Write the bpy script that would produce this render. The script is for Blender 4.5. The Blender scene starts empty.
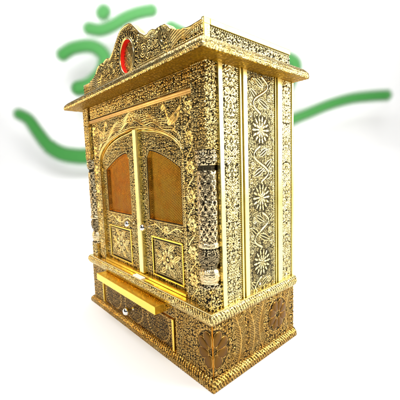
import bpy, bmesh, math, random
import numpy as np
from mathutils import Matrix, Vector

sc = bpy.context.scene
C = sc.collection
PI = math.pi

# ------------------------------------------------------------------ camera
CAM = np.array([0.4240, -0.3936, 0.4535])
YAW, PITCH, ROLL, FPX = -0.84968, -0.11303, -0.03341, 305.39
fw = Vector((math.cos(PITCH)*math.sin(YAW), math.cos(PITCH)*math.cos(YAW), math.sin(PITCH)))
r0 = Vector((math.cos(YAW), -math.sin(YAW), 0)); u0 = r0.cross(fw)
rr = r0*math.cos(ROLL) + u0*math.sin(ROLL); uu = u0*math.cos(ROLL) - r0*math.sin(ROLL)
cam = bpy.data.cameras.new('camera'); camo = bpy.data.objects.new('camera', cam); C.objects.link(camo)
m = Matrix((rr, uu, -fw)).transposed().to_4x4(); m.translation = Vector(CAM); camo.matrix_world = m
cam.sensor_width = 36; cam.lens = FPX/400*36
cam.clip_start = 0.02; cam.clip_end = 60
cam.dof.use_dof = True; cam.dof.focus_distance = 0.74
cam.dof.aperture_fstop = cam.lens/1000/0.0060
sc.camera = camo

# ------------------------------------------------------------------ light
FH = Vector((math.sin(YAW), math.cos(YAW), 0)); RH = Vector((math.cos(YAW), -math.sin(YAW), 0))
w = bpy.data.worlds.new("World"); sc.world = w; w.use_nodes = True
bg = w.node_tree.nodes['Background']
bg.inputs[0].default_value = (0.9, 0.93, 1.0, 1); bg.inputs[1].default_value = 0.07
def area(name, loc, target, size, power, col=(1, 1, 1), sy=None):
    l = bpy.data.lights.new(name, 'AREA'); l.energy = power; l.color = col
    l.shape = 'RECTANGLE'; l.size = size; l.size_y = sy or size
    o = bpy.data.objects.new(name, l); C.objects.link(o); o.location = loc
    o.rotation_euler = (Vector(target)-Vector(loc)).to_track_quat('-Z', 'Y').to_euler()
    return o
WALL_D = 3.30
cg = Vector((CAM[0], CAM[1], 0))
wall_c = cg + FH*WALL_D
area('backdrop_fill', cg + FH*1.05 + Vector((0, 0, 3.0)), wall_c + Vector((0, 0, .9)), 3.2, 146, (1, 1, 1), 2.2)  # added lamp above the frame, lifts the backdrop to white
area('floor_fill', cg + FH*.9 + Vector((0, 0, 3.0)), cg + FH*.95, 2.6, 41, (1, 1, 1), 2.6)  # added overhead lamp that whitens the floor paper
area('side_softbox', (1.25, 1.35, .95), (0, .15, .42), .9, 32, (1, .97, .9), 1.3)
area('front_fill', (-1.5, -.95, .60), (-.3, 0, .4), .45, 5.6, (1, .74, .42), .7)  # added warm fill for the front metal to reflect
area('key_lamp', (.75, -1.1, 1.7), (-.2, .05, .4), .20, 27, (1, .97, .92))
sc.view_settings.view_transform = 'Standard'; sc.view_settings.look = 'None'
sc.view_settings.exposure = 0; sc.view_settings.gamma = 1

# ------------------------------------------------------------------ materials
def nodes(name):
    m = bpy.data.materials.new(name); m.use_nodes = True
    return m, m.node_tree.nodes, m.node_tree.links, m.node_tree.nodes['Principled BSDF']
def embossed(name, gold, dark, rough=(.20, .5), tint=(1, .8, .55)):
    """metal sheet: polished relief, oxidised ground, following the stamped pattern (attribute gild)"""
    m, N, L, b = nodes(name)
    at = N.new('ShaderNodeAttribute'); at.attribute_name = 'gild'
    tc = N.new('ShaderNodeTexCoord')
    n1 = N.new('ShaderNodeTexNoise'); n1.inputs['Scale'].default_value = 42; n1.inputs['Detail'].default_value = 3
    L.new(tc.outputs['Object'], n1.inputs['Vector'])
    rp = N.new('ShaderNodeValToRGB'); rp.color_ramp.elements[0].position = .35; rp.color_ramp.elements[1].position = .68
    g2 = tuple(gold[i]*tint[i] for i in range(3))
    rp.color_ramp.elements[0].color = (*gold, 1); rp.color_ramp.elements[1].color = (*g2, 1)
    L.new(n1.outputs['Fac'], rp.inputs['Fac'])
    mx = N.new('ShaderNodeMix'); mx.data_type = 'RGBA'
    L.new(at.outputs['Fac'], mx.inputs['Factor']); mx.inputs['A'].default_value = (*dark, 1)
    L.new(rp.outputs['Color'], mx.inputs['B']); L.new(mx.outputs['Result'], b.inputs['Base Color'])
    mr = N.new('ShaderNodeMapRange'); mr.inputs['To Min'].default_value = rough[1]; mr.inputs['To Max'].default_value = rough[0]
    L.new(at.outputs['Fac'], mr.inputs['Value']); L.new(mr.outputs['Result'], b.inputs['Roughness'])
    b.inputs['Metallic'].default_value = 1
    n2 = N.new('ShaderNodeTexNoise'); n2.inputs['Scale'].default_value = 420; n2.inputs['Detail'].default_value = 2
    L.new(tc.outputs['Object'], n2.inputs['Vector'])
    bp = N.new('ShaderNodeBump'); bp.inputs['Strength'].default_value = .35; bp.inputs['Distance'].default_value = .001
    n3 = N.new('ShaderNodeTexNoise'); n3.inputs['Scale'].default_value = 17; n3.inputs['Detail'].default_value = 2
    L.new(tc.outputs['Object'], n3.inputs['Vector'])                     # sheet metal never lies quite flat
    b2 = N.new('ShaderNodeBump'); b2.inputs['Strength'].default_value = .5; b2.inputs['Distance'].default_value = .012
    L.new(n3.outputs['Fac'], b2.inputs['Height']); L.new(b2.outputs['Normal'], bp.inputs['Normal'])
    L.new(n2.outputs['Fac'], bp.inputs['Height']); L.new(bp.outputs['Normal'], b.inputs['Normal'])
    return m
def sheet_metal(name, col, rough=.2, wave=.25, scale=26, det=8):
    m, N, L, b = nodes(name)
    b.inputs['Metallic'].default_value = 1; b.inputs['Base Color'].default_value = (*col, 1)
    tc = N.new('ShaderNodeTexCoord')
    n1 = N.new('ShaderNodeTexNoise'); n1.inputs['Scale'].default_value = scale; n1.inputs['Detail'].default_value = det
    L.new(tc.outputs['Object'], n1.inputs['Vector'])
    mr = N.new('ShaderNodeMapRange'); mr.inputs['To Min'].default_value = rough*.7; mr.inputs['To Max'].default_value = rough*1.5
    L.new(n1.outputs['Fac'], mr.inputs['Value']); L.new(mr.outputs['Result'], b.inputs['Roughness'])
    bp = N.new('ShaderNodeBump'); bp.inputs['Strength'].default_value = wave; bp.inputs['Distance'].default_value = .004
    L.new(n1.outputs['Fac'], bp.inputs['Height']); L.new(bp.outputs['Normal'], b.inputs['Normal'])
    return m
def plain(name, col, rough=.5, metal=0, noise=.06, scale=30):
    m, N, L, b = nodes(name)
    tc = N.new('ShaderNodeTexCoord'); n1 = N.new('ShaderNodeTexNoise'); n1.inputs['Scale'].default_value = scale
    L.new(tc.outputs['Object'], n1.inputs['Vector'])
    rp = N.new('ShaderNodeValToRGB')
    rp.color_ramp.elements[0].color = (*[c*(1-noise) for c in col], 1); rp.color_ramp.elements[1].color = (*[min(1, c*(1+noise)) for c in col], 1)
    L.new(n1.outputs['Fac'], rp.inputs['Fac']); L.new(rp.outputs['Color'], b.inputs['Base Color'])
    b.inputs['Roughness'].default_value = rough; b.inputs['Metallic'].default_value = metal
    return m
DK = (.014, .011, .006)
M = dict(
    side=embossed('embossed_brass_lit_side', (1, .87, .45), (.024, .019, .009), tint=(1, .9, .7)),  # paler copy of the brass, strong side light put into the colour
    front=embossed('embossed_warm_brass', (1, .81, .35), DK, tint=(1, .84, .60)),
    yellow=embossed('embossed_yellow_brass_shaded', (.62, .36, .010), (.20, .105, .004), rough=(.36, .6), tint=(.8, .7, .5)),  # underside brass, shade below the eave put into the colour
    base=embossed('embossed_brass_darkened', (.66, .43, .125), (.014, .009, .004), tint=(.9, .75, .5)),  # brass browned in colour to stand for a dark floor's reflection
    drawer=embossed('embossed_drawer_shaded', (.66, .42, .12), (.020, .011, .004), tint=(.9, .75, .5)),  # browned like the base, shade from the tray put into the colour
    petal=sheet_metal('brown_copper', (.165, .078, .014), .36, .2),
    gold=sheet_metal('polished_gold', (1, .80, .36), .17, .18),
    goldy=sheet_metal('yellow_gold', (1, .72, .12), .24, .22),
    pale=sheet_metal('pale_gold_strip', (1, .88, .36), .28, .12),
    column=embossed('embossed_silvery_brass', (1, .83, .49), (.010, .009, .006), tint=(1, .9, .8)),
    trim=sheet_metal('satin_gold_trim', (.80, .68, .27), .36, .12),
    bronze=sheet_metal('dull_bronze', (.62, .42, .17), .32, .25),
    silver=sheet_metal('silver_knob', (.86, .84, .80), .14, .1),
    red=plain('red_lining', (.85, .004, .004), .4),
    amberL=embossed('red_amber_mesh', (.54, .235, .016), (.050, .013, .0), (.3, .5)),
    amberR=embossed('amber_mesh_reflecting', (.44, .25, .02), (.04, .016, .0), (.3, .5)),  # same amber mesh, an olive reflection put into its colour
    white=plain('white_plastic', (.9, .9, .88), .3),
    green=plain('green_board', (.034, .222, .036), .6, 0, .03),
    paper=plain('white_paper', (.82, .82, .82), .9, 0, .005, 3),
    steel=plain('grey_pin', (.7, .7, .7), .4, 1),
)

def feather(m):
    N, L = m.node_tree.nodes, m.node_tree.links
    at = N.new('ShaderNodeAttribute'); at.attribute_name = 'gild'
    L.new(at.outputs['Fac'], N['Principled BSDF'].inputs['Alpha'])
feather(M['green'])                                                      # paint with sprayed, feathered edges

# ------------------------------------------------------------------ 2-D pattern library (numpy heightfields)
rng = np.random.RandomState(7)
TAB = rng.rand(256, 256)
def hsh(i, j, k=0):
    return TAB[(i*37 + j*17 + k*91) % 256, (j*57 + i*13 + k*29) % 256]
def vn(x, y, k=0):
    xi = np.floor(x).astype(int); yi = np.floor(y).astype(int); fx = x-xi; fy = y-yi
    fx = fx*fx*(3-2*fx); fy = fy*fy*(3-2*fy)
    return (hsh(xi, yi, k)*(1-fx)+hsh(xi+1, yi, k)*fx)*(1-fy)+(hsh(xi, yi+1, k)*(1-fx)+hsh(xi+1, yi+1, k)*fx)*fy
def ss(a, b, x):
    t = np.clip((x-a)/(b-a), 0, 1); return t*t*(3-2*t)
def curls(u, v, S, k=0):
    """stamped scrollwork: a jittered net of spiral curls, leaf fans and little rosettes"""
    x = u/S + .35*(vn(u/S*.9, v/S*.9, k+5)-.5); y = v/S + .35*(vn(u/S*.9+9, v/S*.9, k+6)-.5)
    xi = np.floor(x).astype(int); yi = np.floor(y).astype(int)
    best = np.full(u.shape, 9.); dx = np.zeros(u.shape); dy = np.zeros(u.shape); hd = np.zeros(u.shape); ph = np.zeros(u.shape)
    second = np.full(u.shape, 9.)
    for a in (-1, 0, 1):
        for b in (-1, 0, 1):
            cx = xi+a+.2+.6*hsh(xi+a, yi+b, k); cy = yi+b+.2+.6*hsh(xi+a, yi+b, k+1)
            ex = x-cx; ey = y-cy; d = np.hypot(ex, ey); cl = d < best
            second = np.where(cl, best, np.minimum(second, d))
            dx = np.where(cl, ex, dx); dy = np.where(cl, ey, dy)
            hd = np.where(cl, hsh(xi+a, yi+b, k+2), hd); ph = np.where(cl, hsh(xi+a, yi+b, k+3), ph)
            best = np.where(cl, d, best)
    th = np.arctan2(dy, dx)+ph*6.283
    sg = np.where(hd > .5, 1., -1.)
    spiral = .5+.5*np.cos(th*sg*np.where(hd*7 % 1 > .5, 2, 1)+best*13)
    ros = (.5+.5*np.cos(th*5))*ss(.05, .2, best)*ss(.62, .45, best)+ss(.16, .08, best)
    fan = (.5+.5*np.cos(th*7))*ss(.75, .5, best)
    h = np.where(hd < .22, ros, np.where(hd > .8, fan, spiral))
    return np.clip(h*ss(.02, .16, second-best), 0, 1)
def ridge(d, w): return np.clip(1-(d/w)**2, 0, 1)**.6
def beads(u, v, v0, per, r):
    a = (u % per)-per/2; return np.sqrt(np.clip(1-(a*a+(v-v0)**2)/(r*r), 0, 1))
def seg(u, v, pts):
    D = np.full(u.shape, 9.)
    for (x0, y0), (x1, y1) in zip(pts[:-1], pts[1:]):
        ex, ey = x1-x0, y1-y0; t = np.clip(((u-x0)*ex+(v-y0)*ey)/(ex*ex+ey*ey+1e-12), 0, 1)
        D = np.minimum(D, np.hypot(u-x0-t*ex, v-y0-t*ey))
    return D
def flower(u, v, cx, cy, R, n, rot=0):
    """returns (height, mask) of an open flower with veined, outlined petals"""
    x = u-cx; y = v-cy; r = np.hypot(x, y)/R; th = np.arctan2(y, x)+rot
    c = np.abs(np.cos(th*n/2)); rp = .42+.58*c**.7
    body = ss(rp+.02, rp-.05, r)
    rim = np.exp(-((r-rp+.08)/.07)**2)
    vein = ridge(1-c, .10)*ss(.3, .4, r)
    h = body*(.35+.5*rim+.35*vein)
    h = h*ss(.26, .32, r)+ss(.24, .12, r)*1.0
    return np.clip(h, 0, 1), ss(1.1, 1.0, r/np.maximum(rp, .3))
def leaf(u, v, x0, y0, x1, y1, w):
    L = math.hypot(x1-x0, y1-y0); ex, ey = (x1-x0)/L, (y1-y0)/L
    t = ((u-x0)*ex+(v-y0)*ey)/L; s = (-(u-x0)*ey+(v-y0)*ex)
    hw = w*np.sin(np.clip(t, 0, 1)*PI)**.8+1e-6
    ins = ss(1.0, .85, np.abs(s)/hw)*(t > 0)*(t < 1)
    rim = np.exp(-((np.abs(s)/hw-.85)/.2)**2); mid = ridge(s, .0011)
    hat = .3*(.5+.5*np.cos((t*L+np.abs(s))/.0035*6.283))
    return ins*np.clip(.2+.75*rim+.7*mid+hat, 0, 1), ins

# ------------------------------------------------------------------ mesh builder
class MB:
    def __init__(s): s.v = []; s.q = []; s.n = []; s.g = []; s.sm = []; s.mi = []; s.k = 0
    def add(s, co, faces, gild=None, smooth=True, mi=0):
        co = np.asarray(co, float); s.v.append(co)
        s.g.append(np.ones(len(co)) if gild is None else np.asarray(gild, float))
        if isinstance(faces, np.ndarray):
            s.q.append((faces+s.k).ravel()); s.n.append(np.full(len(faces), faces.shape[1]))
            nf = len(faces)
        else:
            for f in faces: s.q.append(np.array(f)+s.k)
            s.n.append(np.array([len(f) for f in faces])); nf = len(faces)
        s.sm.append(np.full(nf, smooth)); s.mi.append(np.full(nf, mi)); s.k += len(co)
    def box(s, x0, x1, y0, y1, z0, z1, b=.0015, mi=0):
        bm = bmesh.new(); bmesh.ops.create_cube(bm, size=1)
        for q in bm.verts: q.co = ((x0+x1)/2+q.co.x*(x1-x0), (y0+y1)/2+q.co.y*(y1-y0), (z0+z1)/2+q.co.z*(z1-z0))
        if b: bmesh.ops.bevel(bm, geom=bm.edges[:], offset=b, segments=2, profile=.6, affect='EDGES')
        s.bm(bm, mi=mi, smooth=False)
    def bm(s, bm, mi=0, smooth=True):
        bm.verts.index_update(); s.add([q.co[:] for q in bm.verts], [[q.index for q in f.verts] for f in bm.faces], None, smooth, mi); bm.free()
    def grid(s, P, Nn, h, gild, amp, thick=.003, mi=0, mask=None, back=None):
        """P (nu,nv,3) points, Nn normals, h heights; gives a solid embossed sheet"""
        nu, nv = h.shape; co = (P+Nn*(h*amp)[..., None]).reshape(-1, 3)
        idx = np.arange(nu*nv).reshape(nu, nv)
        F = np.stack([idx[:-1, :-1], idx[1:, :-1], idx[1:, 1:], idx[:-1, 1:]], -1).reshape(-1, 4)
        if mask is not None: F = F[mask.reshape(-1)]
        s.add(co, F, np.clip(gild, 0, 1).ravel(), True, mi)
        if thick:
            loop = np.r_[idx[:, 0], idx[-1, 1:], idx[-2::-1, -1], idx[0, -2:0:-1]]
            a = co[loop]; N2 = (Nn+np.zeros(P.shape)).reshape(-1, 3)[loop]
            bpt = P.reshape(-1, 3)[loop]-N2*thick
            n = len(loop); i = np.arange(n); j = (i+1) % n
            s.add(np.r_[a, bpt], np.stack([i, i+n, j+n, j], -1), None, False, mi)
    def sheet(s, org, U, V, ur, vr, fn, amp=.0012, pitch=.0012, thick=.003, vmap=None, mi=0, mask=None, umap=None):
        U = np.array(U, float); V = np.array(V, float); Nn = np.cross(U, V)
        nu = max(3, int((ur[1]-ur[0])/pitch)+1)
        vspan = (vr[1]-vr[0]) if vmap is None else max(1e-3, np.max(vmap(np.linspace(*ur, 50))[1]-vmap(np.linspace(*ur, 50))[0]))
        nv = max(3, int(vspan/pitch)+1)
        if nv > 900: nv = 900
        uu_, tt = np.meshgrid(np.linspace(ur[0], ur[1], nu), np.linspace(0, 1, nv), indexing='ij')
        if vmap is None: vv = vr[0]+(vr[1]-vr[0])*tt
        else:
            lo, hi = vmap(uu_); vv = lo+(hi-lo)*tt
        r = fn(uu_, vv); h, g = r if isinstance(r, tuple) else (r, ss(.12, .5, r))
        P = np.array(org, float)+uu_[..., None]*U+vv[..., None]*V
        mk = None
        if mask is not None:
            mm = mask(uu_, vv); mk = mm[:-1, :-1] & mm[1:, 1:] & mm[1:, :-1] & mm[:-1, 1:]
        s.grid(P, Nn, h, g, amp, thick, mi, mk)
    def lathe(s, cx, cy, prof, n=64, fn=None, amp=.001, mi=0, axis='z', pitch=.0012):
        pr = []
        for (z0, r0_), (z1, r1_) in zip(prof[:-1], prof[1:]):
            k = max(1, int(math.hypot(z1-z0, r1_-r0_)/pitch))
            for i in range(k): pr.append((z0+(z1-z0)*i/k, r0_+(r1_-r0_)*i/k))
        pr.append(prof[-1]); pr = np.array(pr); th = np.arange(n)/n*2*PI
        Z = np.repeat(pr[:, 0][:, None], n, 1); R = np.repeat(pr[:, 1][:, None], n, 1); T = np.repeat(th[None], len(pr), 0)
        g = np.ones(Z.shape)
        if fn: h, g = fn(T, Z, R); R = R+h*amp*ss(0, .006, R)
        x, y = R*np.cos(T), R*np.sin(T)
        co = np.stack([cx+x, cy+y, Z], -1) if axis == 'z' else np.stack([cx+x, -Z, cy+y], -1)
        idx = np.arange(Z.size).reshape(Z.shape); nx = np.roll(idx, -1, 1)
        F = np.stack([idx[:-1], nx[:-1], nx[1:], idx[1:]], -1).reshape(-1, 4)
        s.add(co.reshape(-1, 3), F, g.ravel(), True, mi)
    def tube(s, pts, r, n=8, closed=False, mi=0):
        pts = [Vector(p) for p in pts]; co = []; k = len(pts)
        for i, p in enumerate(pts):
            a = pts[(i-1) % k] if (closed or i) else p; b = pts[(i+1) % k] if (closed or i < k-1) else p
            t = (b-a).normalized(); q = t.cross(Vector((.31, .95, .07))).normalized(); w_ = t.cross(q)
            for j in range(n): co.append(p+q*(r*math.cos(2*PI*j/n))+w_*(r*math.sin(2*PI*j/n)))
        F = [[i*n+j, i*n+(j+1) % n, ((i+1) % k)*n+(j+1) % n, ((i+1) % k)*n+j] for i in range(k if closed else k-1) for j in range(n)]
        if not closed: F += [list(range(n))[::-1], [(k-1)*n+j for j in range(n)]]
        s.add([c[:] for c in co], F, None, True, mi)
    def build(s, name, mats, parent=None):
        me = bpy.data.meshes.new(name)
        v = np.concatenate(s.v); q = np.concatenate(s.q).astype(np.int32); n = np.concatenate(s.n).astype(np.int32)
        me.vertices.add(len(v)); me.vertices.foreach_set('co', v.astype(np.float32).ravel())
        me.loops.add(len(q)); me.loops.foreach_set('vertex_index', q)
        me.polygons.add(len(n)); me.polygons.foreach_set('loop_start', np.r_[0, np.cumsum(n)[:-1]].astype(np.int32))
        me.polygons.foreach_set('use_smooth', np.concatenate(s.sm))
        me.polygons.foreach_set('material_index', np.concatenate(s.mi).astype(np.int32))
        me.update(calc_edges=True)
        a = me.attributes.new('gild', 'FLOAT', 'POINT'); a.data.foreach_set('value', np.concatenate(s.g).astype(np.float32))
        me.validate()
        for k in (mats if isinstance(mats, (list, tuple)) else [mats]): me.materials.append(M[k])
        o = bpy.data.objects.new(name, me); C.objects.link(o)
        if parent: o.parent = parent
        return o
FX, FZ = (1, 0, 0), (0, 0, 1)          # front faces: u = x, v = z, outward -y
SY = (0, 1, 0)                          # side faces:  u = y, v = z, outward +x

# ------------------------------------------------------------------ dimensions
W, D = .588, .292
CX = -W/2
Z_LIP0, Z_LIP1 = .134, .163
Z_TOP = .6457

root = bpy.data.objects.new('home_shrine', None); C.objects.link(root); root.empty_display_size = .1
root['label'] = 'gold embossed brass home shrine with arched mesh doors, drawer and carved crown'
root['category'] = 'shrine'

# shared patterns -----------------------------------------------------------
def filig(S, k, sym=None):
    def f(u, v):
        uu_ = np.abs(u-sym) if sym is not None else u
        h = curls(uu_, v, S, k); return h, ss(.4, .66, h)
    return f
def band(S, k, v0, v1, per=.005, sym=None, r=.0019):
    """scrollwork with a beaded row along both edges"""
    def f(u, v):
        uu_ = np.abs(u-sym) if sym is not None else u
        h = curls(uu_, v, S, k)
        e = np.minimum(v-v0, v1-v); h = h*ss(.004, .0055, e)
        h = np.maximum(h, np.maximum(beads(u, v, v0+.0025, per, r), beads(u, v, v1-.0025, per, r)))
        return h, ss(.36, .62, h)
    return f

# ------------------------------------------------------------------ mouldings
def moulding(mb, prof, fn, amp=.001, pitch=.0013, mi=0):
    pr = np.array(prof, float); sl = np.r_[0, np.cumsum(np.hypot(*np.diff(pr, axis=0).T))]
    nv = max(4, int(sl[-1]/pitch)+1); a = np.linspace(0, sl[-1], nv)
    o = np.interp(a, sl, pr[:, 0]); z = np.interp(a, sl, pr[:, 1])
    k = np.ones(3)/3
    do = np.gradient(o); dz = np.gradient(z)
    for _ in range(2): do[1:-1] = np.convolve(do, k, 'valid'); dz[1:-1] = np.convolve(dz, k, 'valid')
    ln = np.hypot(do, dz); no, nz = dz/ln, -do/ln
    for face in ('f', 'r', 'l'):
        L = W if face == 'f' else D
        p = pitch if face != 'l' else pitch*2
        nu = int((L+.03)/p); t = np.linspace(0, 1, nu)[:, None]; O = o[None]; Zz = z[None]+0*t
        if face == 'f':
            x = (-W-O)+(W+2*O)*t; y = -O+0*t; u = x; Nn = np.stack([0*x, -no[None]+0*x, nz[None]+0*x], -1)
        elif face == 'r':
            y = -O+(D+O)*t; x = O+0*t; u = y; Nn = np.stack([no[None]+0*x, 0*x, nz[None]+0*x], -1)
        else:
            y = D-(D+O)*t; x = -W-O+0*t; u = y; Nn = np.stack([-no[None]+0*x, 0*x, nz[None]+0*x], -1)
        h, g = fn(u, a[None]+0*u)
        edge = ss(0, .004, (1-t)*L)*ss(0, .004, t*L)
        mb.grid(np.stack([x, y, Zz], -1), Nn, h*edge, g, amp, 0, mi)
    # back closing strip
    n = len(o); pts = np.r_[np.stack([-W-o, 0*o+D, z], -1), np.stack([o, 0*o+D, z], -1)]
    mb.add(pts, np.array([[i+n, i, i+1, i+1+n] for i in range(n-1)]), None, False, mi)
def rope(per, k, S=.007):
    def f(u, a):
        am = a.max(); e = np.minimum(a, am-a)
        c = .5+.5*np.cos((u+a*.5)/per*6.283)
        h2 = curls(u, a, S, k); h = (.35*c+.65*h2)*ss(.0015, .003, e)+.15*c; return h, ss(.28, .6, h)
    return f

# ------------------------------------------------------------------ base
mb = MB()
mb.box(-W+.002, -.002, .006, D, .0, Z_LIP0+.01, 0)                     # carcass core
Zb0, Zb1 = .020, .136
FL = [(0.0, .078, .042, 8), (.220, .080, .038, 8)]
def base_side(u, v):
    h = curls(u, v, .011, 3); g = ss(.25, .6, h)
    for sx in (.072, .118, .160, .268):                                 # fern fronds between the flowers
        st = sx+.012*np.sin((v-.02)/.116*PI*1.2)*(1 if sx < .16 else -1)
        for j in range(9):
            yy = .03+j*.0115
            for sg in (-1, 1):
                x0 = sx+.012*math.sin((yy-.02)/.116*PI*1.2)*(1 if sx < .16 else -1)
                l, ml = leaf(u, v, x0, yy, x0+sg*.017, yy+.013, .0058)
                h = np.where(ml > .3, l*.9, h); g = np.where(ml > .3, .22+.7*ss(.7, .95, l), g)
        rg = ridge(u-st, .0016); h = np.maximum(h, rg); g = np.maximum(g, rg)
    return h, g
def with_flowers(base, fl):
    def f(u, v):
        h, g = base(u, v)
        for cx, cy, R, n in fl:
            r = np.hypot(u-cx, v-cy)
            h = np.where(r < R*1.08, np.minimum(h, .25), h); g = np.where(r < R*1.08, g*.35, g)
            rg = ridge(r-R*1.12, .0022)*(.5+.5*np.cos(np.arctan2(v-cy, u-cx)*34)); h = np.maximum(h, rg); g = np.maximum(g, rg)
        return h, g
    return f
mb.sheet((0.002, 0, 0), SY, FZ, (0.0, D), (Zb0, Zb1), with_flowers(base_side, FL), .0019, .0012, .004)
def base_front_pil(u, v):
    h = curls(u, v, .010, 9); g = ss(.25, .6, h)
    for e in (-.118,):
        b_ = beads(v, u, e, .005, .002); h = np.maximum(h, b_); g = np.maximum(g, b_)
    return h, g
mb.sheet((0, -.002, 0), FX, FZ, (-.122, 0), (Zb0, Zb1), with_flowers(base_front_pil, [(-.0, .078, .042, 8)]), .0014, .0012, .008)
mb.sheet((0, -.002, 0), FX, FZ, (-W, -.512), (Zb0, Zb1), base_front_pil, .0014, .0014, .008)
mb.sheet((0, -.002, 0), FX, FZ, (-.512, -.122), (.103, Zb1), band(.009, 12, .103, Zb1), .0012, .0013, .008)
mb.sheet((-W-.002, 0, 0), (0, -1, 0), FZ, (-D, 0), (Zb0, Zb1), filig(.011, 4), .0014, .0025, .004)
mb.box(-W+.003, -.003, D-.004, D+.001, .0, Z_LIP0, 0)
base = mb.build('base', ['base'], root)
# flat copper petals soldered over the ground of the base
def petal_shape(mbp, c, U, V, Nn, R, n, clip):
    """a ring of flat domed petals; clip(u) drops the petals beyond a corner"""
    U, V, Nn = map(lambda a: np.array(a, float), (U, V, Nn)); c = np.array(c, float)
    for k in range(n):
        a = 2*PI*(k+.5)/n+PI/2
        d = np.array([math.cos(a), math.sin(a)]); e = np.array([-d[1], d[0]])
        co = []; ring = 14
        for rr_, hh in ((1, 0), (.86, .0016), (.45, .0023), (0, .0025)):
            if rr_ == 0: q = d*R*.6; co.append((q, hh)); continue
            for j in range(ring):
                t = 2*PI*j/ring; wl = .40*R*math.cos(t); ww = .27*R*math.sin(t)*(1+.35*math.cos(t))
                co.append((d*(R*.60+wl*rr_)+e*ww*rr_, hh))
        if any(clip(q[0]) for q, _ in co): continue
        pts = [c+U*q[0]+V*q[1]+Nn*hh for q, hh in co]
        F = []
        for L_ in range(2):
            for j in range(ring):
                j2 = (j+1) % ring; F.append([L_*ring+j, L_*ring+j2, (L_+1)*ring+j2, (L_+1)*ring+j])
        for j in range(ring): F.append([2*ring+j, 2*ring+(j+1) % ring, 3*ring])
        mbp.add(pts, F, None, True)
        o_ = [p+Nn*.0004 for p in pts[:ring]]
        mbp.tube([tuple(p) for p in o_], .0007, 5, True, 1)
    return
def petals(name, items):
    mbp = MB()
    for it in items: petal_shape(mbp, *it)
    return mbp.build(name, ['petal', 'base'], base)
petals('copper_flower', [((.0028, .220, .080), SY, FZ, (1, 0, 0), .038, 8, lambda u: False)])
petals('copper_flower', [((.0028, .0, .078), SY, FZ, (1, 0, 0), .042, 8, lambda u: u < -.004),
                         ((0, -.0028, .078), FX, FZ, (0, -1, 0), .042, 8, lambda u: u > .004)])
mb = MB(); moulding(mb, [(-.004, .0), (.013, .0), (.0135, .004), (.012, .011), (.006, .018), (-.004, .0225)], rope(.0078, 20), .0012, .0012)
mb.build('bottom_moulding', ['base'], base)
mb = MB(); moulding(mb, [(-.006, Z_LIP0), (.004, Z_LIP0), (.011, .141), (.0135, .148), (.012, .156), (.008, Z_LIP1-.001)], rope(.0075, 21), .0012, .0012)
mb.build('top_moulding', ['front'], base)
mb = MB(); mb.box(-W-.009, .009, -.009, D-.002, .150, Z_LIP1, .001)
mb.build('ledge', ['gold'], base)

# drawer --------------------------------------------------------------------
DX0, DX1, DZ0, DZ1 = -.505, -.134, .024, .098
def drawer_fn(u, v):
    h = curls(u, v, .0085, 30)*.7; g = ss(.35, .65, h)*.8
    for i in range(3):                                                   # three beaded lobed cartouches
        cx = DX0+(DX1-DX0)*(i+.5)/3; x = np.abs(u-cx)
        r = np.hypot(x/.050, (v-.066)/.044)
        inside = (r < 1) & (v > DZ0+.004)
        st = .5+.5*np.cos((x)/.0062*6.283+np.sin(v/.01*3)*.8)
        fo = curls(x, v*.45, .0062, 33); st = .35*st*vn(u/.003, v/.008, 34)+.75*fo; h = np.where(inside, st*.8, h); g = np.where(inside, ss(.4, .75, st)*.75, g)
        th = np.arctan2(v-.066, u-cx)
        b_ = np.exp(-((r-1.0)/.05)**2)*ss(-.2, .4, np.cos(th*40)); h = np.maximum(h, b_); g = np.maximum(g, 1.6*b_)
    for e in (DX0+.004, DX1-.004):
        b_ = beads(v, u, e, .0052, .0021); h = np.maximum(h, b_); g = np.maximum(g, 1.5*b_)
    b_ = beads(u, v, DZ1-.004, .0052, .0021); h = np.maximum(h, b_); g = np.maximum(g, b_)
    return h, np.clip(g, 0, 1)
mb = MB(); mb.sheet((0, -.001, 0), FX, FZ, (DX0, DX1), (DZ0, DZ1), drawer_fn, .0013, .0011, .006)
drawer = mb.build('drawer', ['drawer'], root)
for a, b in ((DX1+.002, DX1+.009), (DX0-.006, DX0-.001)):
    mb = MB(); mb.box(a, b, -.006, .01, DZ0-.002, DZ1+.003, .001); mb.build('drawer_frame', ['goldy'], base)
KN = [(0, .0045), (.004, .0042), (.0055, .0030), (.010, .0032), (.0125, .0062), (.016, .0078), (.020, .0074), (.0235, .0048), (.025, .0)]
def knob(name, x, y, z, parent, s=1.0):
    s *= 1.25
    mb = MB(); mb.lathe(x, z, [(a*s-y, r*s) for a, r in KN], 24, None, 0, 0, 'y', .002); return mb.build(name, ['silver'], parent)
knob('knob', -.317, -.001, .062, drawer, 1.1)
# sliding tray pulled a little way out
mb = MB(); mb.box(-.478, -.155, -.034, .002, .1125, .1145, .0006); mb.box(-.478, -.155, -.036, -.030, .1135, .1335, .0012)
mb.box(-.162, -.1545, -.0355, .0, .1135, .1325, .0010); mb.box(-.4785, -.471, -.0355, .0, .1135, .1325, .0010); mb.box(-.473, -.16, -.031, .002, .1285, .1318, .0006)
mb.build('sliding_tray', ['goldy'], root)

# ------------------------------------------------------------------ cabinet body
mb = MB()
mb.box(-W+.002, -.003, .034, D, Z_LIP1-.01, Z_TOP, 0)
mb.box(-W, 0, D-.006, D+.001, Z_LIP1, Z_TOP, .0008)
body = mb.build('cabinet', ['gold'], root)
mb = MB(); mb.sheet((-W-.001, 0, 0), (0, -1, 0), FZ, (-D+.006, -.034), (Z_LIP1, Z_TOP), filig(.012, 14), .0013, .0026, .004)
mb.build('carved_panel', ['side'], body)
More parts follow.
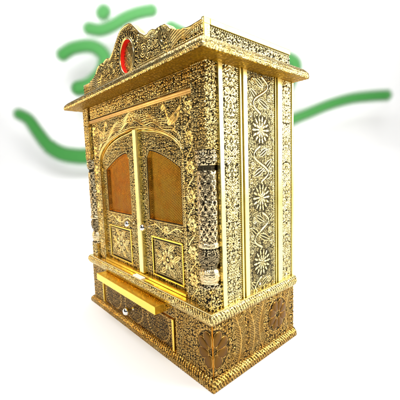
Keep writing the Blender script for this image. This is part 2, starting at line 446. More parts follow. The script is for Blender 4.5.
# side: plain strips and stamped panels between them
mb0, mb1 = Z_LIP1, Z_TOP
for a, b, t in ((.031, .043, .0045), (.0935, .0985, .0035), (.1015, .1145, .0055), (.2165, .2195, .003), (.2225, .2375, .0055), (.2405, .2445, .003), (.2855, .2925, .003)):
    mb = MB(); mb.box(-.004, t, a, b, mb0, mb1, .0012); mb.build('gold_strip', ['pale'], body)
def vine(u0_, u1_, k):
    uc = (u0_+u1_)/2; hw = (u1_-u0_)/2
    def f(u, v):
        x = np.abs(u-uc); h = curls(x, v, .0105, k); g = ss(.45, .68, h)
        per = .060; yy = (v-.17) % per
        fl, mk = flower(x, yy, 0, per*.5, .0150, 7); h = np.where(mk > .4, fl, h); g = np.where(mk > .4, ss(.3, .6, fl), g)
        rg = ridge(x-.0075-.006*np.cos(yy/per*6.283), .0014)*(np.abs(yy-per/2) > .014); h = np.maximum(h, rg); g = np.maximum(g, rg)
        for (x0, y0, x1, y1) in ((.001, .001, .014, .013), (.001, per-.003, .014, per-.014)):
            l, ml = leaf(x, yy, x0, y0, x1, y1, .0062); h = np.where(ml > .3, l, h); g = np.where(ml > .3, ss(.35, .65, l), g)
        e = hw-x; h = h*ss(.003, .0045, e); g = g*ss(.003, .0045, e)
        b_ = np.maximum(beads(v, u, u0_+.002, .0042, .0017), beads(v, u, u1_-.002, .0042, .0017))
        return np.maximum(h, b_), np.maximum(g, ss(.1, .4, b_))
    return f
def flower_panel(u, v):
    u0_, u1_ = .1155, .2155; uc = (u0_+u1_)/2
    hat = .5+.5*np.cos((u+.0006*np.sin(v*700))/.0030*6.283)
    nz = vn(u/.0022, v/.012, 50)
    cu = curls(np.abs(u-uc), v, .0115, 52); cm = ss(.55, .75, cu); h = .22*hat*nz*(1-cm)+.5*cm; g = .02+.26*hat*ss(.3, .8, nz)*(1-cm)+.50*cm
    k = (v-.152) / .150; cell = np.floor(k)
    for i in range(-1, 4):
        cy = .226+.150*i
        r = np.hypot(u-uc, v-cy); th = np.arctan2(v-cy, u-uc)                 # chrysanthemum: thin radiating petals in two rows
        for R0, R1, n_, ph_ in ((.009, .033, 14, 0.), (.006, .019, 10, .4)):
            c_ = np.cos(th*n_+ph_); t_ = (r-R0)/(R1-R0); wd_ = .9-1.5*np.clip(t_, 0, 1)**2.2
            pt = ss(-.25, .35, c_+wd_-.75)*(t_ > 0)*(t_ < 1); rim_ = np.exp(-((c_+wd_-.80)/.30)**2)
            inn = pt > .05
            hh_ = pt*(.35+.65*rim_); h = np.where(inn, hh_, h); g = np.where(inn, ss(.2, .55, pt*(.45+.55*rim_)), g*ss(1.15, 1.0, np.abs(t_-.5)*2)*.0+np.where((t_ > -.1)*(t_ < 1.0), g*.2, g))
        cb = (r < .0068); h = np.where(cb, .5+.5*np.cos(r/.0034*6.283), h); g = np.where(cb, .5+.5*np.cos(r/.0034*6.283), g)
        y0 = cy+.036; s = 1 if i % 2 else -1
        stem = [(uc+s*.004, y0-.004)]+[(uc+s*(.026*math.sin(t*PI*1.95)), y0+t*.078) for t in np.linspace(0, 1, 16)]
        for (x0, a0, x1, a1, ww) in ((.006, .022, .040, .050, .0095), (.010, .030, -.030, .012, .009), (-.012, .050, -.040, .074, .0095), (-.010, .056, .022, .074, .008), (.012, .006, .038, .018, .007)):
            l, ml = leaf(u, v, uc+s*x0, y0+a0, uc+s*x1, y0+a1, ww)
            h = np.where(ml > .3, l, h); g = np.where(ml > .3, .04+.96*ss(.62, .95, l), g)
        sd = seg(u, v, stem); kk = ss(.0048, .0036, sd); rg = ridge(sd, .0026); h = np.maximum(h*(1-kk), rg); g = np.maximum(g*(1-kk), ss(.1, .5, rg))
        for (x0, a0, R) in ((.026, .066, .0085), (-.030, .036, .0085), (.034, .026, .0065), (-.036, .004, .0060), (.036, -.006, .0055)):
            r = np.hypot(u-uc-s*x0, v-y0-a0); th = np.arctan2(v-y0-a0, u-uc-s*x0)
            sp = (.5+.5*np.cos(th*s+r/.0042*6.283))*(r < R); g = np.where(r < R*1.15, g*.2, g); h = np.maximum(h, sp); g = np.maximum(g, sp)
    b_ = np.maximum(beads(v, u, u0_+.0028, .0046, .002), beads(v, u, u1_-.0028, .0046, .002))
    h = np.maximum(h, b_); g = np.maximum(g, ss(.1, .4, b_))
    return np.clip(h, 0, 1), np.clip(g, 0, 1)
for a, b, k in ((.0435, .0930, 40), (.2450, .2850, 41)):
    mb = MB(); mb.sheet((-.001, 0, 0), SY, FZ, (a, b), (mb0, mb1), vine(a, b, k), .0017, .0011, .003); mb.build('vine_panel', ['side'], body)
mb = MB(); mb.sheet((-.001, 0, 0), SY, FZ, (.115, .216), (mb0, mb1), flower_panel, .0016, .0010, .003); mb.build('flower_panel', ['side'], body)

for yy, zz in ((.1545, .1765), (.262, .1715)):                          # bright screw heads at the foot of the side
    mb = MB(); bm = bmesh.new(); bmesh.ops.create_uvsphere(bm, u_segments=16, v_segments=8, radius=.0034)
    for q in bm.verts: q.co = (q.co.x*.55+.0008, q.co.y+yy, q.co.z+zz)
    mb.bm(bm); mb.build('screw_head', ['silver'], body)

# ------------------------------------------------------------------ corner columns
def column(cx, mirror):
    x0, x1 = (cx-.0205, cx+.0195)
    cy = .0165
    e = bpy.data.objects.new('corner_column', None); C.objects.link(e); e.parent = root; e.location = (0, 0, 0)
    cap = MB()
    cap.box(x0+.002, x1-.003, .003, .034, .482, Z_TOP-.001, 0)
    cap.sheet((0, .001, 0), FX, FZ, (x0, x1-.001), (.4825, Z_TOP-.0005), band(.0088, 60, .4825, Z_TOP), .0018, .0011, .003)
    if not mirror: cap.sheet((x1-.001, 0, 0), SY, FZ, (0.001, .031), (.4825, Z_TOP-.0005), filig(.0088, 61), .0018, .0011, .003)
    else: cap.sheet((x0, 0, 0), (0, -1, 0), FZ, (-.034, -.001), (.4825, Z_TOP-.0005), filig(.0088, 61), .0018, .0015, .003)
    cap.build('capital', ['front'], e)
    ped = MB()
    ped.box(x0+.002, x1-.003, .003, .034, Z_LIP1-.002, .2070, .001)
    ped.sheet((0, .001, 0), FX, FZ, (x0, x1-.001), (Z_LIP1, .2070), filig(.011, 62), .0018, .0011, .003)
    if not mirror: ped.sheet((x1-.001, 0, 0), SY, FZ, (0.001, .031), (Z_LIP1, .2070), filig(.011, 63), .0018, .0011, .003)
    else: ped.sheet((x0, 0, 0), (0, -1, 0), FZ, (-.034, -.001), (Z_LIP1, .2070), filig(.011, 63), .0018, .0015, .003)
    ped.build('pedestal', ['front'], e)
    def fn(T, Z, R):
        Tm = np.abs((T/(2*PI)*6) % 1-.5)*2
        a = Tm*.0085
        h = curls(a, Z, .0082, 66)
        # lattice of lozenges on the shaft
        lz = np.abs(((T/(2*PI)*10+Z/.020) % 1)-.5)*np.abs(((T/(2*PI)*10-Z/.020) % 1)-.5)*4
        sh = (Z > .302) & (Z < .443)
        h = np.where(sh, np.maximum(h*.75, ridge(lz, .10)*.95), h)
        g = ss(.40, .64, h)
        g = np.where((Z > .443) & (Z < .4535), .04, g); g = np.where((Z > .247) & (Z < .288), g*.55, g)
        g = np.where(((Z > .215) & (Z < .246)) | ((Z > .289) & (Z < .299)), np.maximum(g, .65), g)
        return h, g
    sh = MB()
    sh.lathe(cx, cy, [(.2065, .012), (.207, .0212), (.211, .0216), (.214, .0180), (.217, .0170), (.222, .0196), (.231, .0208), (.240, .0196), (.246, .0160), (.249, .0150),
                      (.252, .0160), (.258, .0195), (.268, .0214), (.278, .0212), (.286, .0180), (.288, .0176), (.290, .0205), (.297, .0208), (.300, .0184), (.340, .0188), (.372, .0190), (.375, .0196), (.381, .0196), (.384, .0190), (.442, .0184),
                      (.445, .0155), (.451, .0155), (.455, .0188), (.462, .0208), (.474, .0212), (.478, .0190), (.480, .0214), (.4835, .0214), (.4838, .012)], 96, fn, .0016)
    sh.build('shaft', ['column'], e)
    return e
column(-.0195, False); column(-.5655, True)

# ------------------------------------------------------------------ front: frieze, lintel, tympanum, jambs
def arch(d):                                   # door-head curve, d = distance from the centre line
    return .470+.078*np.sqrt(np.clip(1-(d/.2075)**2, 0, 1))+.004*np.exp(-(d/.03)**2)
mb = MB(); mb.sheet((0, .006, 0), FX, FZ, (-.548, -.037), (.607, Z_TOP-.0005), band(.0092, 70, .607, Z_TOP, .005, CX), .0013, .0012, .02)
mb.build('frieze', ['front'], root)
mb = MB(); mb.box(-.547, -.037, .002, .03, .5985, .6045, .002); mb.box(-.546, -.037, .003, .03, .5945, .5990, .001)
mb.build('lintel', ['bronze'], root)
def peacock(u, v, cx, cy, s, f):
    """bird of ridges: s = size, f = facing (+1 looks to +u); returns height and mask"""
    x = (u-cx)*f/s; y = (v-cy)/s
    h = np.zeros(u.shape); mk = np.zeros(u.shape)
    bd = np.hypot((x+.05)/.42, (y-.02-.25*x)/.23); body_ = ss(1.05, .9, bd)
    mk = np.maximum(mk, body_)
    h = np.maximum(h, body_*(.5+.42*np.cos((x*.7+y)*30)*np.cos((x-y*.6)*22)))
    for j in range(6):                                                   # long swept wing feathers
        a = [(-.05+t*(-.85-.06*j), .22-.11*j+t*(.26+.02*j)+.12*math.sin(t*2.6)) for t in np.linspace(0, 1, 8)]
        d = seg(x, y, a); r_ = ridge(d, .050); h = np.maximum(h, r_); mk = np.maximum(mk, ss(.075, .06, d))
    nk = [(.25, .10), (.40, .28), (.38, .50), (.27, .64), (.33, .80), (.47, .82), (.55, .74)]
    d = seg(x, y, nk); r_ = ridge(d, .10); h = np.maximum(h, r_); mk = np.maximum(mk, ss(.14, .12, d))
    d = seg(x, y, [(.55, .74), (.70, .66)]); r_ = ridge(d, .05); h = np.maximum(h, r_); mk = np.maximum(mk, r_)
    for q in ((.26, .95), (.36, 1.0), (.46, .97)):
        d = seg(x, y, [(.38, .84), q]); r_ = ridge(d, .035); h = np.maximum(h, r_*.9); mk = np.maximum(mk, r_)
    d = seg(x, y, [(.1, -.18), (.12, -.42)]); r_ = ridge(d, .04); h = np.maximum(h, r_); mk = np.maximum(mk, r_)
    return h, mk
def fowl(u, v, cx, cy, s):
    """smooth-bodied bird with a raised tail, looking towards the centre line"""
    x = (u-cx)/s; y = (v-cy)/s
    d = np.minimum(np.hypot(x/.60, (y-.08-.35*x)/.30)-1, 9); b_ = ss(.06, -.06, d)
    t_ = ss(.02, -.04, np.maximum(np.maximum(.15-x, x-.85), np.abs(y-.25-.55*x)-.26*np.clip(x+.1, 0, 1)))
    nk = seg(x, y, [(-.42, -.02), (-.55, .25), (-.66, .55), (-.80, .82), (-.98, .86), (-1.05, .72), (-.93, .66)]); n_ = ss(.12, .09, nk)
    lg = seg(x, y, [(.1, -.2), (.05, -.5), (-.1, -.55)]); l_ = ss(.07, .05, lg)
    mk = np.maximum(np.maximum(b_, t_), np.maximum(n_, l_))
    eye = ss(.10, .06, np.hypot(x-.25, y-.22))
    rim = ss(.35, .55, mk)
    hb = .5+.5*np.cos((x*.6-y)*26); return mk*(.75+.25*hb)*(1-.7*eye), mk
def tymp(u, v):
    x = np.abs(u-CX); up = v-arch(x)
    # offset to the arch measured roughly normal to it
    h = curls(x, v, .0088, 80); g = ss(.42, .68, h)
    def put(d, w):
        nonlocal h, g
        r_ = ridge(d, w); h = np.maximum(h*(1-ss(w*1.8, w*1.2, np.abs(d))), r_); g = np.maximum(g*(1-ss(w*1.8, w*1.2, np.abs(d))), ss(.1, .5, r_))
    R = np.hypot(x/.2075, (v-.470)/.078)
    nd = (R-1)*.078*(1+1.2*np.abs(x)/.2075)
    put(nd-.003, .0022); put(nd-.0085, .0016)
    c = (nd-.0055); b_ = 0
    # wavy foliate ridge riding over the arch
    wv = nd-.020-.006*np.sin(x/.205*PI*5); put(wv, .0024)
    wv = nd-.026-.006*np.sin(x/.205*PI*5+.5); put(wv, .0013)
    for j in range(4):
        wv = nd-.033-.0048*j-(.0060-.0008*j)*np.sin(x/.205*PI*5+.9+.35*j); w_ok = (x < .150+.01*j)
        r_ = ridge(wv, .0012)*w_ok; h = np.maximum(h, r_); g = np.maximum(g, ss(.1, .5, r_))
    ph, mk = fowl(x, v, .183, .553, .040)
    h = np.where(mk > .3, ph, h); g = np.where(mk > .3, .25+.5*ss(.5, 1., ph), g)
    # central boss
    fl, mk = flower(x, v, 0, .577, .016, 8); h = np.where(mk > .4, fl, h); g = np.where(mk > .4, ss(.2, .5, fl), g)
    return h, g
mb = MB()
mb.sheet((0, .010, 0), FX, FZ, (CX-.2075, CX+.2075), None, tymp, .0020, .0011, .018, vmap=lambda u: (arch(np.abs(u-CX))+.0005, .5955+0*u))
def jamb(u, v):
    h = curls(np.abs(u-CX), v, .0098, 84); g = ss(.42, .68, h); x = np.abs(u-CX)
    c = .232; st = c+.010*np.sin(v/.030*PI)
    r_ = ridge(x-st, .0018); h = np.maximum(h, r_); g = np.maximum(g, r_)
    yy = (v % .060)-.030
    fl, mk = flower(x, yy, c, 0, .0165, 6); h = np.where(mk > .4, fl, h); g = np.where(mk > .4, ss(.15, .45, fl), g)
    b_ = beads(v, x, .2105, .0046, .0019); h = np.maximum(h, b_); g = np.maximum(g, b_)
    return h, g
for s in (-1, 1):
    a, b = sorted((CX+s*.2075, CX+s*.257))
    mb.sheet((0, .010, 0), FX, FZ, (a, b), (Z_LIP1+.001, .5955), jamb, .0020, .0011, .018)
mb.build('door_surround', ['front'], root)

# threshold -------------------------------------------------------------------
mb = MB(); mb.box(CX-.206, CX+.206, .006, .026, Z_LIP1+.0005, .1705, .0012); mb.build('threshold', ['goldy'], root)
# ------------------------------------------------------------------ doors
Y_D = .0205
def win_top(d, i0, i1):                        # head of the window; d from the centre line
    t = np.clip((d-i0-.012)/(i1-i0-.012), 0, 1)
    return .449+.044*(1-t**1.5)-.016*np.clip((i0+.012-d)/.012, 0, 1)**1.3
def door(s, mesh_mat):
    I0, I1, O0, O1 = (.0515 if s > 0 else .0445), .1855, (.0205 if s > 0 else -.0045), .2065
    f0, f1 = sorted((CX+s*O0, CX+s*O1)); w0, w1 = sorted((CX+s*I0, CX+s*I1))
    PX0, PX1, PZ0, PZ1 = (.057 if s > 0 else .050), .186, .1765, .2795
    wb = .3225
    def fn(u, v):
        x = np.abs(u-CX)
        h = curls(np.abs(x-(I0+I1)/2), v, .0086, 90+int(s)); g = ss(.42, .68, h)
        # beaded edge round the window and the leaf edge
        dx = np.maximum(np.maximum(I0-x, x-I1), 0); tp = win_top(np.clip(x, I0, I1), I0, I1)
        dv = np.maximum(np.maximum(wb-v, v-tp), 0); dd = np.hypot(dx, dv)
        r_ = ridge(dd-.0042, .0017)*(.55+.45*np.cos((u+v)/.0042*6.283)); k = ss(.008, .006, dd)
        h = np.maximum(h*(1-k), r_); g = np.maximum(g*(1-k), ss(.1, .5, r_))
        ar = arch(x)-v; k = ss(.009, .007, ar); r_ = np.maximum(ridge(ar-.003, .0018), beads(u, ar, .0068, .0044, .0017))
        h = np.maximum(h*(1-k), r_); g = np.maximum(g*(1-k), r_)
        # sunk floral panel
        ins = (x > PX0) & (x < PX1) & (v > PZ0) & (v < PZ1)
        e = np.minimum(np.minimum(x-PX0, PX1-x), np.minimum(v-PZ0, PZ1-v))
        pc = (PX0+PX1)/2
        xx = np.abs(x-pc); hh = curls(xx, v, .0078, 95); gg = ss(.45, .7, hh)
        fl, mk = flower(x, v, pc, .228, .026, 10); hh = np.where(mk > .4, fl, hh); gg = np.where(mk > .4, ss(.25, .55, fl), gg)
        for q in ((.005, .205, .030, .190), (.005, .251, .030, .268), (.022, .228, .050, .245), (.022, .226, .050, .208)):
            l, ml = leaf(xx, v, *q, .007); hh = np.where(ml > .3, l, hh); gg = np.where(ml > .3, ss(.25, .6, l), gg)
        b_ = np.maximum(np.maximum(beads(v, x, PX0+.0095, .0044, .0017), beads(v, x, PX1-.0095, .0044, .0017)), np.maximum(beads(u, v, PZ0+.0095, .0044, .0017), beads(u, v, PZ1-.0095, .0044, .0017)))
        hh = np.maximum(hh*ss(.010, .013, e), b_); gg = np.maximum(gg*ss(.010, .013, e), b_)
        h = np.where(ins, hh-.2, h); g = np.where(ins, gg, g)
        # vine above the panel
        st = .302+.008*np.sin((x-I0)/.14*PI*3); r_ = ridge(v-st, .0019)*(x > I0)*(x < I1); h = np.maximum(h, r_); g = np.maximum(g, r_)
        fl, mk = flower(x, v, pc, .302, .0115, 6); h = np.where(mk > .4, fl, h); g = np.where(mk > .4, ss(.15, .45, fl), g)
        return h, g
    mb = MB(); org = (0, Y_D, 0); A = lambda u: arch(np.abs(u-CX))-.0008
    mb.sheet(org, FX, FZ, (f0, f1), (.171, wb), fn, .0020, .0011, .008)
    mb.sheet(org, FX, FZ, (f0, w0), None, fn, .0020, .0011, .008, vmap=lambda u: (wb+0*u, A(u)))
    mb.sheet(org, FX, FZ, (w1, f1), None, fn, .0020, .0011, .008, vmap=lambda u: (wb+0*u, A(u)))
    mb.sheet(org, FX, FZ, (w0, w1), None, fn, .0020, .0011, .008, vmap=lambda u: (win_top(np.abs(u-CX), I0, I1), A(u)))
    d = mb.build('door', ['front'], root)
    def mesh_fn(u, v):
        p = .0058; a = .5+.5*np.cos((u+v)/p*PI); b = .5+.5*np.cos((u-v)/p*PI)
        h = np.maximum(a, b)**2; h = 1-np.minimum(1, (np.sin((u+v)/p*PI)**2*np.sin((u-v)/p*PI)**2)*1.6)
        return h*.8, ss(.55, .95, h)
    mb = MB(); mb.sheet((0, Y_D+.0085, 0), FX, FZ, (w0-.004, w1+.004), (wb-.004, .500), mesh_fn, .0009, .0008, .001, vmap=lambda u: (wb-.003+0*u, win_top(np.clip(np.abs(u-CX), I0, I1), I0, I1)+.003))
    mb.build('window_mesh', [mesh_mat], d)
    # plain gold fillet framing the lower panel
    a, b = sorted((CX+s*PX0, CX+s*PX1)); t = .0042
    mb = MB()
    for x0, x1, z0, z1 in ((a, b, PZ1-t, PZ1), (a, b, PZ0, PZ0+t), (a, a+t, PZ0+t, PZ1-t), (b-t, b, PZ0+t, PZ1-t)):
        mb.box(x0+.0002, x1-.0002, Y_D-.0030, Y_D+.003, z0+.0002, z1-.0002, .0007)
    mb.build('panel_frame', ['goldy'], d)
    knob('knob', CX+s*(.028 if s < 0 else .051), .0185, .302, d, .95)
    return d
dl = door(-1, 'amberL'); dr = door(1, 'amberR')
mb = MB(); mb.box(CX+.002, CX+.0225, .0085, .027, .171, .5515, .003); mb.box(CX-.0015, CX+.0025, .012, .027, .171, .5515, .001)
mb.build('meeting_stile', ['pale'], dl)
mb = MB(); mb.box(-.300, -.256, -.0085, .0045, Z_LIP1+.0002, Z_LIP1+.0035, .0008); mb.build('ledge_glint', ['white'], root)  # white plate added to stand for a bright reflection on the ledge

# ------------------------------------------------------------------ cornice
def cor_fn(u, a):
    h = curls(u, a, .0085, 100); g = ss(.2, .5, h); am = a.max()
    b_ = np.maximum(beads(u, a, .0055, .0050, .0021), .75*curls(u, a, .006, 101)); k = ss(.009, .007, a); h = np.maximum(h*(1-k), b_); g = np.maximum(g*(1-k), ss(.1, .4, b_))
    return h, g
mb = MB(); moulding(mb, [(.0427, Z_TOP), (.0440, .6500), (.0420, .6580), (.0345, .6655), (.018, .6750), (-.010, .6845)], cor_fn, .0013, .0011)
cornice = mb.build('cornice', ['front'], root)
mb = MB()
of = .0422
def soff(u, v):
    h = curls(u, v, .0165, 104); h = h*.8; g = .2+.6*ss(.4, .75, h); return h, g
mb.sheet((0, 0, Z_TOP), (1, 0, 0), (0, -1, 0), (-W-of, of), (-.036, of), soff, .0010, .0013, .002)
mb.sheet((0, 0, Z_TOP), (1, 0, 0), (0, -1, 0), (-.002, of), (-D, -.0365), soff, .0010, .0014, .002)
mb.sheet((0, 0, Z_TOP), (1, 0, 0), (0, -1, 0), (-W-of, -W+.002), (-D, -.0365), soff, .0010, .003, .002)
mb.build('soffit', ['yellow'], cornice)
mb = MB(); mb.box(-W, 0, .02, D-.001, Z_TOP+.003, .6835, 0); mb.build('roof_board', ['gold'], cornice)
# parapet and crown
PI_ = -.008; Z_P0, Z_P1 = .680, .7240
mb = MB()
mb.box(-W+.010, PI_-.003, .020, D-.001, Z_P0, Z_P1-.004, 0)
mb.sheet((PI_-.001, 0, 0), SY, FZ, (.016, D), (Z_P0, .7125), band(.0125, 110, Z_P0, .7125, .0055), .0014, .0011, .003)
mb.sheet((-W+.009, 0, 0), (0, -1, 0), FZ, (-D, -.016), (Z_P0, .7125), band(.0125, 110, Z_P0, .7125, .0055), .0014, .0025, .003)
parapet = mb.build('parapet', ['side'], root)
mb = MB(); mb.box(PI_-.006, PI_+.0015, .0255, D+.001, .7127, Z_P1, .001); mb.box(PI_-.006, PI_+.0015, .0085, .0165, Z_P0, .7127, .001); mb.box(PI_-.006, PI_+.0013, .0085, .0253, .7129, Z_P1, .001)
mb.box(-W+.009, PI_-.0065, D-.006, D+.001, Z_P0, Z_P1, .001)
mb.build('parapet_trim', ['trim'], parapet)

CPX = np.array([0, .020, .034, .046, .058, .068, .080, .089, .097, .108, .120, .133, .147, .158, .168, .178, .190, .205, .225, .250, .2865])
CPZ = np.array([.8065, .8045, .798, .788, .778, .768, .760, .7545, .7535, .7575, .7575, .7525, .7510, .7525, .7515, .7455, .7340, .7265, .7215, .7200, .7212])
def crown_top(u):
    x = np.abs(u-CX); xs = np.linspace(0, .29, 400); zs = np.interp(xs, CPX, CPZ)
    k = np.hanning(13); k /= k.sum(); zs[8:-8] = np.convolve(zs, k, 'same')[8:-8]
    return np.interp(x, xs, zs)
OC, OA, OB = (CX-.0, .7315), .0345, .0400
def crown_fn(u, v):
    x = np.abs(u-CX); top = crown_top(u)
    h = curls(x, v, .0095, 120); g = ss(.4, .65, h)
    e = top-v
    k = ss(.0105, .0085, e); r_ = np.maximum(ridge(e-.0028, .0026), beads(u, e, .0075, .0052, .0018)); h = np.maximum(h*(1-k), r_); g = np.maximum(g*(1-k), ss(.15, .5, r_))
    cb = (.5+.5*np.cos((u-CX)/.0052*6.283+1.2*np.sin((u-CX)/.03)))*ss(.0105, .012, e)*ss(.021, .018, e); kk = ss(.0105, .012, e)*ss(.022, .020, e)*(x > .06); h = np.where(kk > .5, cb, h); g = np.where(kk > .5, ss(.3, .6, cb), g)
    for cx_, cz_, R_, sg in ((.078, .722, .017, 1), (.104, .731, .012, -1), (.058, .757, .011, -1), (.098, .708, .009, 1), (.245, .707, .008, 1)):
        rr_ = np.hypot(x-cx_, v-cz_); sp = .5+.5*np.cos(sg*np.arctan2(v-cz_, x-cx_)+rr_/.0056*6.283); inn = rr_ < R_; h = np.where(inn, sp, h); g = np.where(inn, ss(.35, .6, sp), g)
    k2 = ss(.699, .697, v); r_ = np.maximum(beads(u, v, .695, .0055, .002), curls(u, v, .008, 121)*(v < .6915)); h = h*(1-k2)+r_*k2; g = g*(1-k2)+ss(.2, .5, r_)*k2
    ph, mk = peacock(x, v, .170, .7065, .056, -1)                       # swan facing the niche, tail swept outwards
    h = np.where(mk > .3, ph*1.15, h*(1-.7*ss(0, .2, mk))); g = np.where(mk > .3, ss(.15, .45, ph), g*(1-ss(0, .2, mk)))
    l, ml = leaf(x, v, .222, .703, .262, .713, .006); h = np.where(ml > .3, l, h); g = np.where(ml > .3, ss(.25, .6, l), g)
    rr_ = np.hypot((u-OC[0])/OA, (v-OC[1])/OB)
    k = ss(1.55, 1.45, rr_); th = np.arctan2(v-OC[1], u-OC[0])
    r_ = np.maximum(ridge((rr_-1.13)*OA, .0030), ss(-.2, .6, np.cos(th*30))*np.exp(-((rr_-1.36)/.12)**2))
    h = np.maximum(h*(1-k), r_*k); g = np.maximum(g*(1-k), ss(.2, .5, r_)*k)
    return h, g
mb = MB(); YC = .0085
pit = .0010; nu = int((W-.016)/pit); nv = 118
uu_, tt = np.meshgrid(np.linspace(-W+.008, -.008, nu), np.linspace(0, 1, nv), indexing='ij')
vv = Z_P0+(crown_top(uu_)-Z_P0)*tt
h, g = crown_fn(uu_, vv)
rho = np.hypot((uu_-OC[0])/OA, (vv-OC[1])/OB)
near = (rho > .93) & (rho < 1.035)                                       # snap the rim of the niche onto a clean oval
sc_ = np.where(near, 1/np.maximum(rho, 1e-6), 1)
uu2 = OC[0]+(uu_-OC[0])*sc_; vv2 = OC[1]+(vv-OC[1])*sc_
keep = rho >= .93
mk = keep[:-1, :-1] & keep[1:, 1:] & keep[1:, :-1] & keep[:-1, 1:]
P = np.stack([uu2, YC+0*uu2, vv2], -1)
mb.grid(P, np.array([0, -1., 0]), h, g, .0020, .016, 0, mk)
pts = [(u, YC+.016, Z_P0) for u in (-W+.008, -.008)]+[(u, YC+.016, crown_top(np.array([u]))[0]) for u in np.linspace(-.008, -W+.008, 160)]
mb.add(pts, [list(range(len(pts)))], None, False)
crown = mb.build('crown', ['front'], root)
def oval(a, y): return [(OC[0]+OA*a*math.cos(t), y, OC[1]+OB*a*math.sin(t)) for t in np.linspace(0, 2*PI, 64, endpoint=False)]
mb = MB(); n = 64
mb.add(oval(1.0, YC-.001)+oval(.99, YC+.013), [[i, i+n, (i+1) % n+n, (i+1) % n] for i in range(n)], None, True)
niche = mb.build('niche_lining', ['red'], crown)
mb = MB(); mb.tube(oval(1.03, YC-.0005), .0021, 8, True); mb.build('niche_rim', ['gold'], crown)
def niche_fn(u, v):
    x = np.abs(u-OC[0]); h = curls(x, v, .0078, 130); g = ss(.2, .5, h)
    for q in ((0, .703, 0, .757, .012), (.003, .708, .026, .738, .009), (.003, .722, .018, .757, .008)):
        l, ml = leaf(x, v, *q); h = np.where(ml > .3, l, h); g = np.where(ml > .3, ss(.2, .55, l), g)
    return h, g
mb = MB()
ra, rt = np.meshgrid(np.linspace(.02, .985, 40), np.linspace(0, 2*PI, 160), indexing='ij')
uo, vo = OC[0]+OA*ra*np.cos(rt), OC[1]+OB*ra*np.sin(rt); h, g = niche_fn(uo, vo)
mb.grid(np.stack([uo, YC+.0115-.004*(1-ra**2), vo], -1), np.array([0, -1., 0]), h, g, .0014, 0)
mb.build('niche_relief', ['front'], crown)

# ------------------------------------------------------------------ studio: floor and backdrop
def plane(name, corners, mat):
    me = bpy.data.meshes.new(name); me.from_pydata([tuple(c) for c in corners], [], [list(range(len(corners)))]); me.materials.append(M[mat])
    o = bpy.data.objects.new(name, me); C.objects.link(o); o['kind'] = 'structure'; return o
hw = 9.0
a = wall_c-RH*hw; b = wall_c+RH*hw; nearp = cg-FH*2.5
def sweep(name, line, mat):
    mb = MB(); n = len(line); pts = [tuple(cg+FH*d-RH*hw+Vector((0, 0, z))) for d, z in line]+[tuple(cg+FH*d+RH*hw+Vector((0, 0, z))) for d, z in line]
    mb.add(pts, np.array([[i, i+n, i+n+1, i+1] for i in range(n-1)]), None, True)
    o = mb.build(name, [mat]); o['kind'] = 'structure'; return o
CR = .9                                                                  # floor paper curving up into the backdrop
sweep('floor', [(-2.5, 0), (0, 0), (1.5, 0), (WALL_D-CR, 0)], 'paper')
sweep('backdrop_wall', [(WALL_D-CR+CR*math.sin(t), CR-CR*math.cos(t)) for t in np.linspace(0, PI/2, 24)]+[(WALL_D, 4.2)], 'paper')

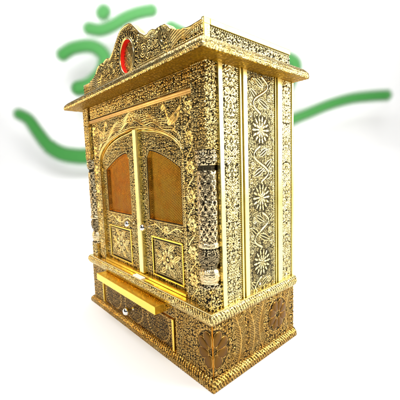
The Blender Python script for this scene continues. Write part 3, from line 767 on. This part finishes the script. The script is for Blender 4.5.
# ------------------------------------------------------------------ green Om emblem standing off the backdrop
EM_D = 3.0
om = bpy.data.objects.new('om_emblem', None); C.objects.link(om)
om.location = cg+FH*EM_D
om.matrix_world = Matrix.Translation(cg+FH*EM_D) @ Matrix((RH, FH, Vector((0, 0, 1)))).transposed().to_4x4()
om['label'] = 'big green Om symbol of brush-like strokes mounted on the white backdrop behind the shrine'
om['category'] = 'emblem'
def smooth_pts(p, k=10):
    p = [np.array(q) for q in p]; out = []
    for i in range(len(p)-1):
        p0 = p[max(i-1, 0)]; p1, p2 = p[i], p[i+1]; p3 = p[min(i+2, len(p)-1)]
        for t in np.linspace(0, 1, k, endpoint=False):
            out.append(.5*((2*p1)+(p2-p0)*t+(2*p0-5*p1+4*p2-p3)*t*t+(3*p1-p0-3*p2+p3)*t**3))
    out.append(p[-1]); return np.array(out)
def stroke(name, pts, wf, y0=0.0, thick=.03):
    q = smooth_pts(pts); t = np.gradient(q, axis=0); t /= np.linalg.norm(t, axis=1)[:, None]; nrm = np.stack([-t[:, 1], t[:, 0]], -1)
    f = np.linspace(0, 1, len(q)); wd = np.array([wf(a) for a in f])/2
    k = k0 = len(q)
    # rounded front that thins out towards soft, sprayed edges (attribute gild = paint cover)
    rows = np.linspace(-1, 1, 17); soft = .080
    st_ = [(q[i], nrm[i], wd[i], 1.) for i in range(k0)]
    for e, sgn in ((0, -1), (-1, 1)):
        for x in np.linspace(0, 1, 7)[1:]:
            r_ = wd[e]+soft*.55
            it = (q[e]+t[e]*sgn*r_*x, nrm[e], wd[e], x)
            st_.insert(0, it) if sgn < 0 else st_.append(it)
    co, al = [], []
    for si, (c, nn, half, x) in enumerate(st_):
        e = 0 if si < 6 else (len(q)-1 if si >= k0+6 else None)
        r_ = half+soft*.55
        ax = 0 if e is None else float(np.linalg.norm(c-q[e]))
        hw_ = math.sqrt(max(r_*r_-ax*ax, 1e-8))
        for y in rows:
            p = c+nn*(y*hw_); dd = math.hypot(y*hw_, ax)
            cov = min(1, max(0, (r_-dd)/(soft*1.1))); cov = cov*cov*(3-2*cov)
            co.append((p[0], y0-.004*math.sqrt(max(0, 1-(dd/r_)**2)), p[1])); al.append(cov)
    ns, nr = len(st_), len(rows); idx = np.arange(ns*nr).reshape(ns, nr)
    mb = MB(); mb.add(co, np.stack([idx[:-1, :-1], idx[1:, :-1], idx[1:, 1:], idx[:-1, 1:]], -1).reshape(-1, 4), al, True)
    mb.add([(c[0], thick*.5+y0+(thick*.5)*g_, c[2]) for c, g_ in zip(co, al)], np.stack([idx[:-1, :-1], idx[:-1, 1:], idx[1:, 1:], idx[1:, :-1]], -1).reshape(-1, 4), al, True)
    o = mb.build(name, ['green'], om)
    for i in (int(k*.5),):
        pin = MB(); pin.tube([(q[i][0], y0+thick-.002, q[i][1]), (q[i][0], WALL_D-EM_D+.005, q[i][1])], .004, 8)
        pin.build('mounting_pin', ['white'], o)
    return o
stroke('curved_stroke', [(-1.241, 1.531), (-1.143, 1.582), (-1.002, 1.599), (-0.906, 1.565), (-0.851, 1.483), (-0.892, 1.358), (-1.003, 1.261), (-1.12, 1.22)], lambda f: .105)
stroke('bowl_stroke', [(-1.12, 1.218), (-0.913, 1.194), (-0.692, 1.095), (-0.616, 0.925), (-0.694, 0.739), (-0.876, 0.621), (-1.073, 0.579), (-1.209, 0.584), (-1.342, 0.617), (-1.456, 0.697), (-1.542, 0.819), (-1.621, 0.944), (-1.707, 0.998)], lambda f: .085+.05*math.sin(PI*min(1, f*1.0)) if f < .75 else .085+.035*math.sin(PI*f), .002)
stroke('crescent', [(-0.976, 1.753), (-0.875, 1.737), (-0.757, 1.773), (-0.637, 1.834), (-0.514, 1.874), (-0.393, 1.892)], lambda f: .10, .001)
stroke('dot', [(-.842, 1.885), (-.832, 1.897)], lambda f: .115, .003)
stroke('loop_stroke', [(-0.215, 1.738), (0.05, 1.615), (0.421, 1.50), (0.70, 1.46), (0.88, 1.425), (0.945, 1.36), (0.90, 1.24), (0.80, 1.09), (0.62, 0.94), (0.313, 0.857)], lambda f: .10, .001)
stroke('tail_stroke', [(1.816, 1.06), (1.663, 1.056), (1.473, 1.039), (1.259, 0.986), (1.073, 0.917), (0.929, 0.865), (0.6, 0.735), (0.113, 0.598), (-.3, .60), (-0.616, 0.925)], lambda f: .082, .004)
